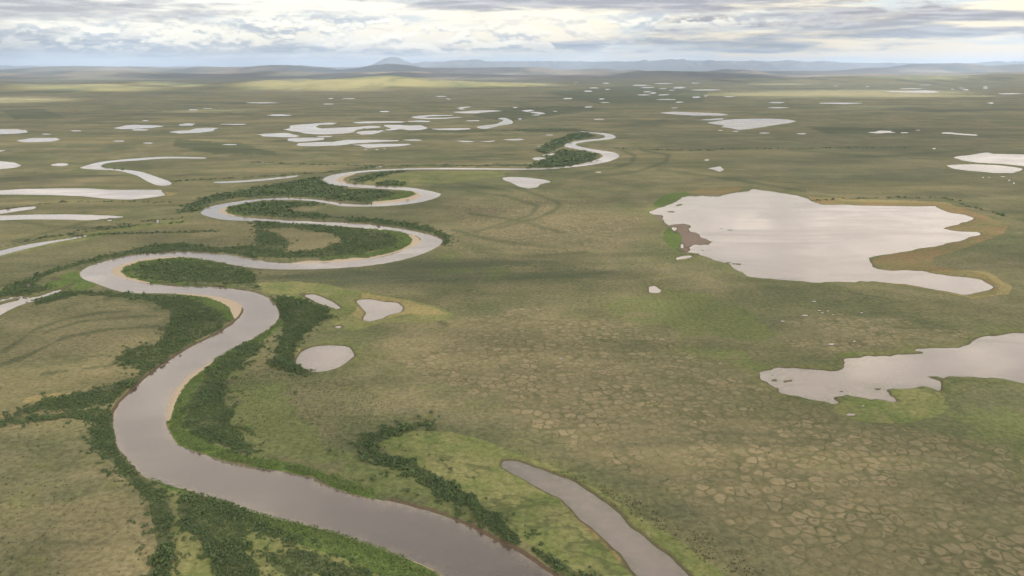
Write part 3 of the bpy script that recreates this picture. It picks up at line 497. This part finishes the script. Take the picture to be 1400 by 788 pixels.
# far ponds: flat sheets of water lying on the plain, small in the photo
FARP = [
 [(-30,177),(0,177),(25,177),(39,181),(25,183),(0,184),(-30,184)], [(25,192),(40,189.5),(62,189),(78,189),(83,191),(70,194),(40,195),(27,194)], [(-20,205),(8,206),(0,208),(-20,208)],
 [(155,175.5),(170,172),(185,171),(205,171.5),(224,173),(210,175),(185,176.5),(165,177)], [(181,177.4),(190,176.8),(206,177.4),(200,178.8),(184,178.8)],
 [(231,181),(245,179),(260,178.5),(268,176),(285,175),(298,175.5),(290,180),(270,182),(245,183)], [(243,170.5),(255,169),(268,169.5),(264,172),(246,172)],
 [(350,184.5),(365,183),(390,182),(402,184.5),(410,186),(405,188),(385,188),(360,187)],
 [(387,177.5),(397,175),(395,172.5),(410,170.5),(430,169),(450,168),(462,168.5),(455,170.5),(436,171),(432,173),(440,176),(460,175),(485,174),(505,172.5),(522,173),(520,175),(500,176.5),(487,178),(487,181),(470,183),(450,184),(430,184),(415,182.5),(400,180)],
 [(486,182.5),(495,179.5),(510,179),(525,178),(535,176),(530,174.4),(525,171.5),(545,171),(560,172),(575,171.5),(585,176),(575,178),(560,178.5),(548,177),(540,178),(520,180.5),(510,184),(495,184.5)],
 [(391,190.5),(400,189),(420,188.5),(445,189),(442,191.5),(425,193.5),(405,194.5),(393,193)], [(432,186.8),(445,186.2),(455,186.8),(450,188),(434,188)],
 [(405,199),(410,196),(430,194.8),(455,194.5),(470,192),(490,191.5),(520,191.5),(547,192),(545,193.5),(510,195),(480,197),(460,199.5),(430,200.5),(410,200)],
 [(481,198.5),(500,197.5),(530,197),(560,197),(562,198),(545,200.5),(520,201.5),(505,203),(495,200)], [(550,191.5),(570,191),(579,192.5),(560,193)],
 [(482,167.5),(500,166.5),(530,166),(555,166.5),(550,168),(520,168.5),(490,169)], [(557,166),(575,165),(589,166),(585,167.5),(560,167)], [(590,176.5),(620,175.5),(640,175.5),(644,177),(625,178.5),(600,178)],
 [(561,160.5),(575,158.5),(590,157.5),(619,157.5),(618,158.5),(590,159.3),(578,160.4),(585,161.5),(605,161.3),(625,160.5),(635,160.5),(620,161.8),(600,163),(580,163),(567,162)],
 [(620,153.5),(640,152),(670,151),(687,152),(670,153.5),(650,155.5),(630,155)], [(624,148),(640,146),(645,146.5),(635,148),(637,150),(628,150)], [(637,165),(655,164.5),(655,166),(640,166)],
 [(621,193),(640,193),(650,194.5),(635,194.7)], [(655,193.8),(675,192.5),(677,193.5),(670,194.6)], [(687,191),(710,190),(718,191.5),(700,192.5)],
 [(903,154.5),(920,153),(950,154),(980,155),(997,157),(985,158.5),(950,158.5),(920,156.5)], [(958,164),(975,162.5),(990,162),(980,164.5),(962,165)],
 [(712,152),(725,150.2),(731,151),(722,152.8),(735,153.5),(746,156),(735,158.2),(726,158),(737,156.2),(728,154.3)], [(1287,181.5),(1300,181.3),(1318,183.2),(1338,184.6),(1335,186),(1315,185),(1300,183.5),(1288,183)],
 [(1185,181.5),(1198,180.5),(1203,179),(1219,179.3),(1225,182),(1213,182),(1200,182.8)],
 [(1243,130.7-6),(1200,124.6),(1230,126.5),(1270,127.3),(1285,125.8),(1265,123.6)]]
ELL = [(105,179.2,18,1.6),(63,183.8,16,1.4),(163,193.3,18,1.8),(203,196,15,1.8),(320,170.2,40,1.6),(314,198,22,1.6),(199,165.3,12,1.4),(264,150.5,15,1.8),(284,148.6,17,1),(358,141,44,1.5),
 (526,152.8,17,1.8),(449,142.6,15,1.4),(382,157.8,32,2.2),(452,135,10,1.4),(477,135,20,1.2),(602,132,18,1.3),(613,135.8,9,1.2),(355,222.5,10,1.5),(747,200.3,27,1.6),(751,185,12,1.4),(819,163.5,19,1.2),
 (966,219.3,8,1.8),(922,147.8,11,1.1),(805,125,13,2),(812,120.5,12,1.5),(829,114,10,1.5),(787,112.5,6,1),(777,135,15,2),(823,135.5,10,2),(827,140.5,14,1),(805,146.8,11,2.2),(759,152.5,8,1),(705,147.5,8,1.5),(711,163,7,1.5),
 (876,117,28,2.2),(907,114.5,26,1.5),(886,120,22,1.8),(906,121.5,11,1.3),(929,120.2,22,2.5),(950,114,13,1.8),(885,125.7,11,1.8),(894,127.5,9,2.5),(880,130,19,1.6),(907,130,20,2),(919,123.7,8,1.5),(952,133,13,2.6),(965,131.5,5,1.5),(965,123.3,44,2),
 (997,132.5,17,1.4),(910,136.3,30,1.3),(929,140,13,1.8),(830,122.5,8,1.3),(985,178.7,7,1.4),(1006,180,9,1.5),(1044,182.3,18,1.7),(1062,140.5,25,2.2),(1065,147.5,35,2),(1150,141.5,58,2.5),(1245,121.5,35,1.3),(1382,128.5,36,2),
 (1321,123,10,2),(1347,119.3,9,1.8),(1347,121.5,9,1.2),(1355,114.5,14,1.2),(1355,141.2,9,2),(1142,117.7,7,1.3),(1186,118.5,7,1.3),(1266,116.5,18,1),(1302,122.5,5,1.3),(1315,120.7,8,1),(1096,183.2,15,2),(1236,181.8,13,1.5),(1277,203.5,5,1.5),(1255,178.3,6,1),(1371,242,8,.8),
 (1113,413,7,1.5),(1120,425.5,5,1.5),(1124,428.5,5,1.2),(1132,426,4,1.5),(1100,432,10,2.2),(1139,431,3,1.5),(1178,428.5,5,1.3),(1137,471.5,10,3),(1168,467.5,4,1.5),(1070,440,6,1.5),(1163,568,12,3.5),(1180,556,4,2),(767,491.5,6,2.2),
 (1344,243,2.5,1.3),(1352,243,2,1.3),(1380,247,3,1.6),(1386,251,3,2),(818,236,9,1.2),(500,204.5,6,1.3),(515,205,6,1.2),(526,204,5,1)]
def sheet(P, z, name='pond', rag=.12):
    P = np.asarray(P, float); n = len(P); W = toworld(P); ce = W.mean(0)
    out = []
    out = list(W)
    for lev in range(3):                     # ragged shoreline by midpoint jitter
        nx_ = []
        for i in range(len(out)):
            a, b = out[i], out[(i + 1) % len(out)]; nrm = np.array([-(b - a)[1], (b - a)[0]])
            nx_ += [a, a + (b - a) * rng.uniform(.35, .65) + nrm * rng.uniform(-rag, rag)]
        out = nx_
    V = [(p[0], p[1], z) for p in out]
    import bmesh
    bm = bmesh.new(); f = bm.faces.new([bm.verts.new(v) for v in V]); bmesh.ops.triangulate(bm, faces=[f])
    for f in bm.faces:
        if f.normal.z < 0: f.normal_flip()
    me = bpy.data.meshes.new(name); bm.to_mesh(me); bm.free(); me.materials.append(wm)
    o = bpy.data.objects.new(name, me); sc.collection.objects.link(o); o['kind'] = 'structure'
for P in FARP: sheet(P, .45, 'pond', .09)
for (ex, ey, ew, eh) in ELL:
    k = 9; ph = rng.uniform(0, 6.28); rr = rng.uniform(.7, 1.12, k)
    sheet([(ex + ew / 2 * math.cos(a) * r_, ey + max(eh, 1.) / 2 * math.sin(a) * r_) for a, r_ in zip(np.arange(k) * 6.283 / k, rr)], .45, 'pond', .12)

# ------------------------------------------------------------------ hills and mountains
def hill_mat(name, c1, c2, c3, rock, sc_, snow=0.):
    m, T, bs = newmat(name); c = T.coord(); n1 = T.noise(c, sc_, 6, .62, .5); n2 = T.noise(T.scale(c, (1, .3, 1)), sc_ * 3, 6, .65, .3)
    col = T.mix(T.ss(n1, .35, .62), c1, c2); col = T.mix(T.m('MULTIPLY', T.ss(n2, .48, .66), .8), col, c3)
    z = T.sep(c)[2]
    col = T.mix(T.m('MULTIPLY', T.ss(T.m('ADD', z, T.m('MULTIPLY', T.m('SUBTRACT', n2, .5), rock[1])), rock[0], rock[0] * 1.5), .8), col, (.17, .14, .125))
    if snow: col = T.mix(T.m('MULTIPLY', T.ss(T.noise(T.scale(c, (1, 1, .3)), sc_ * 9, 5, .65), .64, .70, 0, .5), T.ss(z, snow, snow * 1.5)), col, (.75, .77, .8))
    T.l.new(col, bs.inputs['Base Color']); bs.inputs['Roughness'].default_value = 1; bs.inputs['Specular IOR Level'].default_value = .05
    return m
hm1 = hill_mat('low_hill_turf', (.085, .095, .045), (.155, .145, .07), (.05, .062, .035), (160, 120), .0006)
hm2 = hill_mat('hill_turf', (.055, .062, .045), (.130, .108, .080), (.030, .038, .032), (300, 250), .00025)
hm3 = hill_mat('mountain_rock', (.045, .05, .055), (.075, .075, .08), (.035, .04, .045), (5000, 10), .0002, 330)
def rangeh(D0, prof, Wf, Wb, mat, seed, bump=.18, dx=None, ny=46):
    prof = np.asarray(prof, float)
    fx, fy, fz = ray(prof[:, 0], prof[:, 1]); t = D0 / fy; px = fx * t; pz = np.maximum(CAMH + fz * t, 0)
    dx = dx or D0 / 420
    xs = np.arange(px.min(), px.max(), dx); hz = np.interp(xs, px, pz)
    k = np.ones(5) / 5; hz = np.convolve(np.pad(hz, 2, 'edge'), k, 'valid')
    tt = np.concatenate([np.linspace(-1, 0, ny), np.linspace(0, 1, ny // 2)[1:]])
    XX, TT = np.meshgrid(xs, tt); HH = np.tile(hz, (len(tt), 1))
    YY = D0 + np.where(TT < 0, TT * Wf, TT * Wb) + 0 * XX
    wl = Wf * .5
    YY = YY + (vnoise(XX / wl, 0 * XX, seed + 3, 3) - .5) * Wf * .35
    sh = np.where(TT < 0, (.5 + .5 * np.cos(TT * np.pi)) ** 1.25, .5 + .5 * np.cos(TT * np.pi))
    ramp = 4 * sh * (1 - sh)
    n = vnoise(XX / (wl * .6), YY / (wl * 1.1), seed, 5); r = 1 - np.abs(2 * vnoise(XX / (wl * .35), YY / (wl * .9), seed + 7, 4) - 1)
    ZZ = HH * sh * (1 + ramp * ((n - .5) * 1.2 + (r - .6) * bump * 3)) + HH * bump * .3 * (vnoise(XX / (wl * .12), YY / (wl * .2), seed + 11, 3) - .5) * sh - 6
    mesh('hills', np.stack([XX.ravel(), YY.ravel(), ZZ.ravel()], 1), gridfaces(*XX.shape), mat, 'structure', True)
# far mountains, middle ranges, near low hills
rangeh(56000, [(-500,89),(0,91),(300,92),(430,93),(470,92.5),(500,91.5),(513,89.8),(523,86.5),(530,82.5),(535,78.2),(539,80),(544,76.8),(549,80.8),(556,85.2),(563,87.8),(572,86.6),(582,85.6),(600,85.2),(650,84),(700,85),(760,83.8),(800,85),(900,84),(1000,83.5),(1050,84.8),(1100,85),(1150,86.5),(1250,87),(1320,87),(1400,85),(1900,86)], 9000, 9000, hm3, 5, .5)
rangeh(31000, [(-500,91),(0,96),(40,93.5),(70,91.5),(95,90),(130,91.8),(180,91),(200,93),(240,93.5),(300,91.5),(345,93.5),(370,90.5),(392,88.8),(420,90.5),(450,94),(475,96),(495,94),(515,90),(540,88),(560,89),(580,92.5),(620,92.8),(680,92),(730,92),(745,93.3),(757,96),(800,94.5),(825,94),(850,96.5),(870,95),(880,98),(985,98),(1000,94.5),(1012,96),(1030,98),(1150,97),(1200,93.5),(1245,92),(1262,90),(1268,87.5),(1280,86.8),(1312,87),(1322,90),(1340,91),(1400,88),(1450,87),(1900,90)], 6500, 6000, hm2, 15, .22)
rangeh(21000, [(-400,97),(0,100),(60,101),(120,97),(160,96.5),(220,100.5),(300,102.5),(380,97.5),(430,100),(500,98.5),(560,97.5),(620,100.5),(700,103),(800,103),(830,105),(860,100),(880,97.5),(900,96.5),(950,98),(1010,100.5),(1080,103),(1130,102),(1200,100.5),(1300,100),(1400,98),(1900,100)], 4500, 4000, hm2, 25, .25)
rangeh(11500, [(-400,108),(-100,110),(0,113),(60,114),(130,112),(200,111),(260,115),(300,117),(335,112),(370,109),(410,107.5),(440,109),(470,107.5),(520,103),(560,106),(610,109.5),(650,112),(700,114.5),(740,116),(780,118)], 3000, 2600, hm1, 35, .2, ny=60)
rangeh(9000, [(-400,110),(-60,114),(40,117),(110,119),(180,121),(240,123),(290,127)], 3000, 2200, hm1, 55, .15, ny=50)
rangeh(14500, [(1000,110),(1060,107),(1120,106),(1200,104),(1300,103.5),(1400,102),(1500,101),(1800,102)], 3000, 3500, hm1, 45, .2)

# ------------------------------------------------------------------ willow shrubs
def leaf_cloud(n, rw, h, size, seed, flat=1.):
    """n leaf clumps (bent quads) spread through a lumpy dome: returns verts (4n,3)"""
    r = np.random.default_rng(seed)
    lobes = [(r.uniform(-.45, .45) * rw, r.uniform(-.45, .45) * rw, r.uniform(.45, .62) * h, r.uniform(.45, .7)) for _ in range(5)]
    V = []
    for i in range(n):
        lx, ly, lz, lr = lobes[i % 5]
        d = r.normal(size=3); d[2] = abs(d[2]) * .9 - .25; d /= np.linalg.norm(d)
        q = lr * (.65 + .35 * r.random())
        p = np.array([lx + d[0] * rw * q, ly + d[1] * rw * q, max(.15, lz + d[2] * h * .45 * (.7 + .3 * r.random()))])
        nrm = d + r.normal(size=3) * .45; nrm /= np.linalg.norm(nrm)
        a = np.cross(nrm, r.normal(size=3)); a /= np.linalg.norm(a); b = np.cross(nrm, a)
        s = size * r.uniform(.6, 1.25); k = r.uniform(.55, .95)
        V += [p - a * s, p - b * s * k + nrm * s * .2, p + a * s, p + b * s * k - nrm * s * .15]
    return np.array(V)
def leaf_mat(name, c1, c2, c3, c3b):
    m, T, bs = newmat(name); oi = T.n.new('ShaderNodeObjectInfo'); geo = T.n.new('ShaderNodeNewGeometry')
    P = geo.outputs['Position']
    n1 = T.noise(P, 1.4, 3, .6); n2 = T.noise(P, .13, 3, .6); n3 = T.noise(P, .035, 3, .6)
    col = T.mix(T.ss(n1, .3, .7), c1, c2); col = T.mix(T.m('MULTIPLY', T.ss(n2, .4, .68), .6), col, c3)
    col = T.mix(T.m('MULTIPLY', T.ss(n3, .42, .62), .75), col, c3b)
    col = T.mix(T.m('MULTIPLY', geo.outputs['Random Per Island'], .6), col, c2)
    T.l.new(col, bs.inputs['Base Color']); bs.inputs['Roughness'].default_value = .8; bs.inputs['Specular IOR Level'].default_value = .2
    return m
MD = leaf_mat('willow_leaf', (.034, .062, .028), (.074, .112, .046), (.056, .082, .038), (.080, .115, .044))
MB = leaf_mat('young_willow_leaf', (.070, .115, .034), (.130, .185, .062), (.090, .130, .044), (.075, .102, .044))
ML = leaf_mat('dwarf_birch_leaf', (.035, .050, .022), (.070, .085, .036), (.06, .065, .03), (.06, .07, .035))

riverw = toworld(RIVER)
def scatter(P, spacing, thr, seed, mind=0.8, out=False):
    """points on the plain inside an outline, thinned by patchy noise, kept out of water"""
    W = toworld(P); x0, y0 = W.min(0); x1, y1 = W.max(0)
    D_ = float(np.hypot(*(W.mean(0)))); s = spacing * max(1, D_ / 700)
    ex_ = 16 if out else 4
    gx, gy = np.meshgrid(np.arange(x0 - ex_, x1 + ex_, s), np.arange(y0 - ex_, y1 + ex_, s)); gx = gx.ravel(); gy = gy.ravel()
    r = np.random.default_rng(seed); gx = gx + r.uniform(-.5, .5, gx.size) * s; gy = gy + r.uniform(-.5, .5, gy.size) * s
    d = sdf(W, gx, gy, 30.); edge = 5 * max(1, D_ / 900)
    nz = vnoise(gx / 7, gy / 7, seed + 2, 3) * .55 + vnoise(gx / 24, gy / 24, seed + 5, 2) * .45
    dj = d + (vnoise(gx / 10, gy / 10, seed + 9, 3) - .5) * 3 * edge
    keep = (dj < 0) & (nz + np.clip(-d / 60, 0, .08) > thr)
    if out: keep |= (d < 16) & (vnoise(gx / 4, gy / 4, seed + 19, 2) > .60 + np.clip(d, 0, 16) * .017)
    dw = np.full(gx.shape, 50.)
    for name, lst in NEARW.items():
        for Q, am in lst:
            dw = np.minimum(dw, sdf(toworld(Q), gx, gy, 12.))
    keep &= dw > mind
    for Q in SAND: keep &= sdf(toworld(Q), gx, gy, 12.) > 1.5
    return np.stack([gx[keep], gy[keep]], 1), s
def merge(name, mat, pts, protos, seed):
    """pts: x,y,scale_w,scale_h ; one mesh of many plants that read as one mass"""
    r = np.random.default_rng(seed); pts = np.asarray(pts)
    if len(pts) == 0: return
    P = np.stack(protos); nv = P.shape[1]
    k = r.integers(0, len(protos), len(pts)); a = r.uniform(0, 6.283, len(pts)); V = P[k].copy()
    ca, sa = np.cos(a)[:, None], np.sin(a)[:, None]
    x = (V[:, :, 0] * ca - V[:, :, 1] * sa) * pts[:, 2:3] + pts[:, 0:1]; y = (V[:, :, 0] * sa + V[:, :, 1] * ca) * pts[:, 2:3] + pts[:, 1:2]
    z = V[:, :, 2] * pts[:, 3:4] - .1
    A = np.stack([x, y, z], 2).reshape(-1, 3); n = len(A) // 4
    o = mesh(name, A, np.arange(n * 4).reshape(n, 4), mat, 'stuff')
    return o
pn = [leaf_cloud(36, 1.05, 1.75, .34, 100 + i) for i in range(8)]      # near
pmid = [leaf_cloud(16, 1.05, 1.75, .48, 200 + i) for i in range(8)]    # middle
pf = [leaf_cloud(8, 1.3, 2.0, .8, 300 + i) for i in range(8)]       # far
dn, dm_, df = [], [], []; near = []
for i, (zone, (P, spc, size, thr)) in enumerate(DARKT.items()):
    pts, s = scatter(P, spc * .68, thr + .03, 40 + i, out=True)
    r = np.random.default_rng(i)
    for (x, y) in pts:
        k = size * r.uniform(.6, 1.25) * (1.7 if r.random() < .07 else 1) * (.6 + .8 * float(vnoise(np.array([x / 11]), np.array([y / 11]), 5, 2)[0])); wd = k * max(1, s / 2.0)
        dist = math.hypot(x, y); u, v = proj(x, y)
        row = (x, y, wd, k * r.uniform(.85, 1.15))
        if dist < 900:
            if 2 < u < 1398 and 0 < v < 795: near.append((dist / size, row, zone))
            else: dn.append(row)
        elif dist < 1300: dm_.append(row)
        else: df.append(row)
for i, (P, wd) in enumerate(LINES):
    W = smooth(np.asarray(P, float), 3, False)
    Wp = np.concatenate([W + (0, -wd * .35), (W + (0, wd * .35))[::-1]])
    pts, s = scatter(Wp.tolist(), 3.4, .36, 90 + i)
    r = np.random.default_rng(i)
    for (x, y) in pts: df.append((x, y, r.uniform(.8, 1.3) * max(1, s / 3), r.uniform(.7, 1.2)))
near.sort(key=lambda t: t[0])
# a few lone bushes read one by one in the photo
LONE = [(558, 673, 1.25, 'round dark bush alone on the grass above the cut bank'), (571, 679, .8, 'small bush just right of the lone round bush above the cut bank'),
 (511, 658, 1.7, 'wide dark bush on the open meadow above the river, nearest the strip of bright willows'), (495, 659, .95, 'small round bush just left of the wide dark bush'),
 (521, 650, .9, 'small bush behind the wide dark bush on the meadow'), (497, 631, 2.0, 'broad dark bush left of the curving row of tall bushes'),
 (592, 598 - 19, 1.2, 'dark bush standing apart at the head of the curving row'), (342, 590, 1.5, 'round dark bush alone on the pale grass behind the bank thicket'),
 (451, 618, 1.3, 'low bush on the tundra between the bank and the curving row'), (627, 703, .9, 'small bush in front of the end of the curving row'),
 (734, 757, 1.1, 'dark bush on the brink of the cut bank near the bottom'), (403, 512 + 27, 1.4, 'dark bush below the thicket by the round pond'), (460, 700 - 76, .8, 'tiny bush right of the low bush on the tundra')]
protoD = []
for i in range(6):
    A = leaf_cloud(130, 1.1, 1.85, .20, 500 + i)
    # a few stems inside
    r = np.random.default_rng(900 + i); st = []
    for q in range(5):
        a = r.uniform(0, 6.28); tip = np.array([math.cos(a) * .5, math.sin(a) * .5, 1.2]); w_ = np.array([-math.sin(a), math.cos(a), 0]) * .05
        st += [np.array([0, 0, -.2]) - w_, np.array([0, 0, -.2]) + w_, tip + w_ * .4, tip - w_ * .4]
    A = np.concatenate([A, np.array(st)]); n = len(A) // 4
    o = mesh('willow_shrub', A, np.arange(n * 4).reshape(n, 4), MD); protoD.append(o)
used = [False] * 6; cnt = 0
def place(row, label, group):
    global cnt
    i = cnt % 6; cnt += 1
    if not used[i]: o = protoD[i]; used[i] = True
    else: o = protoD[i].copy(); sc.collection.objects.link(o)
    x, y, a, b = row; o.location = (x, y, -.1); o.scale = (a, a, b); o.rotation_euler = (0, 0, random.uniform(0, 6.28))
    o['label'] = label; o['category'] = 'shrub'
    if group: o['group'] = group
    elif 'group' in o: del o['group']
for (u, v, k, lab) in LONE:
    x, y = ground(u, v); place((float(x), float(y), k * 1.5, k * 1.25), lab, 'willow shrubs')
LABEL = {}
for t in near[:287]:
    place(t[1], 'dark green willow shrub in the ' + t[2], 'willow shrubs')
dn += [t[1] for t in near[287:]]
merge('willow_thicket', MD, dn, pn, 1); merge('willow_thicket', MD, dm_, pmid, 2); merge('willow_thicket', MD, df, pf, 3)
bn, bf = [], []
for i, (zone, P) in enumerate(GREEN.items()):
    if zone in ('lake rim', 'lake rim2', 'left end'): continue
    pts, s = scatter(P, 1.15, .20, 140 + i, .3)
    r = np.random.default_rng(i + 50)
    for (x, y) in pts:
        k = r.uniform(.42, .85); (bn if math.hypot(x, y) < 900 else bf).append((x, y, k * max(1, s / 1.4), k))
merge('young_willow_thicket', MB, bn, pmid, 4); merge('young_willow_thicket', MB, bf, pf, 5)
# scattered dwarf birch on the open tundra
low = []
for i, (P, spc, thr) in enumerate([([(-60,590),(120,585),(200,660),(215,740),(200,840),(-60,840)], 6, .55), ([(300,520),(370,500),(480,520),(560,570),(520,640),(440,650),(340,620)], 3.6, .50),
   ([(500,640),(560,640),(660,700),(760,770),(700,740),(600,700),(520,675)], 3.4, .5), ([(700,612),(760,628),(830,668),(900,700),(1000,750),(1080,800),(1020,800),(940,752),(860,700),(790,662),(730,640)], 2.2, .50),
   ([(60,470),(200,440),(230,480),(150,510)], 5, .56), ([(330,700),(600,790),(560,840),(330,840)], 3, .50), ([(640,560),(900,540),(1300,620),(1400,800),(1000,760),(760,620)], 9, .60),
   ([(560,360),(900,350),(1000,420),(900,500),(600,470)], 9, .58), ([(0,350),(350,300),(340,340),(0,395)], 4, .58)]):
    pts, s = scatter(P, spc, thr, 240 + i); r = np.random.default_rng(i + 70)
    for (x, y) in pts: k = r.uniform(.25, .6); low.append((x, y, k * 1.2, k * .8))
merge('dwarf_birch', ML, low, pmid, 6)
print('shrubs', len(dn), len(dm_), len(df), len(bn), len(bf), len(low))

# ------------------------------------------------------------------ the cloud deck overhead, with gaps that let the evening sun reach the far plain
CZ = 3000.; step = 220.
xs = np.arange(-34000, 42000, step); ys = np.arange(-22000, 29500, step)
XX, YY = np.meshgrid(xs, ys); ZZ = CZ + 260 * (vnoise(XX / 2600, YY / 3400, 61, 4) - .5)
sx, sy = XX - S[0] / S[2] * CZ, YY - S[1] / S[2] * CZ       # where each bit of cloud throws its shade
su, sv = proj(sx, np.maximum(sy, 600.)); sv = np.where(sy < 900, 600, sv)
hole = np.zeros(XX.shape)
wob = (vnoise(XX / 1500, YY / 900, 63, 4) - .5)
for (hu, hv, hw, hh) in [(20, 137, 75, 3.2), (110, 122, 120, 4), (235, 117, 60, 2), (440, 119, 110, 5.5), (600, 118, 140, 3.5), (720, 116, 60, 2.5), (1165, 128.5, 185, 6.5), (1300, 131.5, 100, 2.4), (1080, 115.5, 60, 1.4),
      (1240, 112, 70, 1.6), (1340, 105.5, 170, 4), (1150, 106, 100, 2.6), (230, 102, 110, 2), (520, 97, 60, 4), (770, 103, 25, 2), (280, 152, 70, 1.4), (350, 100.6, 70, .9), (90, 101, 70, .8), (560, 100.6, 35, .9), (170, 104.5, 60, 1.3), (410, 104, 90, 1.3), (860, 101.5, 60, .8), (640, 104, 60, .8), (1190, 147.3, 30, .9)]:
    q = np.sqrt(((su - hu) / hw) ** 2 + ((sv - hv) / hh) ** 2) + wob * .9
    hole = np.maximum(hole, np.clip((1.15 - q) / .35, 0, 1))
lowz = (sv < 109) & (sv > 90)
hn = vnoise(XX / 3200, YY / 5200, 83, 4)
hole = np.maximum(hole, np.where(lowz, np.clip((hn - .56) / .05, 0, .9), 0))
dens = .86 + .14 * np.clip((vnoise(XX / 3800, YY / 3800, 71, 5) - .35) / .3, 0, 1)
dens = dens * (1 - hole)
dk_, T, bs = newmat('cloud'); T.n.remove(bs)
at = sepc(T.attr('thickness'))[0] if False else None
sep_ = T.n.new('ShaderNodeSeparateColor'); T.l.new(T.attr('thickness'), sep_.inputs[0])
tl = T.n.new('ShaderNodeBsdfTranslucent'); T.put(tl.inputs[0], T.mix(T.ss(T.noise(T.coord(), .0013, 6, .6), .38, .62), (.36, .35, .38), (.80, .75, .71)))
tp = T.n.new('ShaderNodeBsdfTransparent'); mxn = T.n.new('ShaderNodeMixShader')
T.l.new(sep_.outputs[0], mxn.inputs[0]); T.l.new(tp.outputs[0], mxn.inputs[1]); T.l.new(tl.outputs[0], mxn.inputs[2])
T.l.new(mxn.outputs[0], T.n['Material Output'].inputs[0])
dk = mesh('clouds', np.stack([XX.ravel(), YY.ravel(), ZZ.ravel()], 1), gridfaces(*XX.shape), dk_, 'structure', True)
cattr(dk, 'thickness', np.repeat(dens.reshape(-1, 1), 3, 1))

# ------------------------------------------------------------------ haze: one closed box of even, thin air
import bmesh
bm = bmesh.new(); bmesh.ops.create_cube(bm, size=1)
for v in bm.verts: v.co = (v.co.x * 260000, v.co.y * 260000, -12 if v.co.z < 0 else 1090)
me = bpy.data.meshes.new('haze'); bm.to_mesh(me); bm.free()
hm = bpy.data.materials.new('haze'); hm.use_nodes = True; T = NT(hm.node_tree); T.n.remove(T.n['Principled BSDF'])
pv = T.n.new('ShaderNodeVolumePrincipled'); pv.inputs['Color'].default_value = (.50, .63, .86, 1); pv.inputs['Density'].default_value = 2.3e-5; pv.inputs['Anisotropy'].default_value = .2
T.l.new(pv.outputs[0], T.n['Material Output'].inputs['Volume']); me.materials.append(hm)
ho = bpy.data.objects.new('haze', me); sc.collection.objects.link(ho); ho['kind'] = 'stuff'
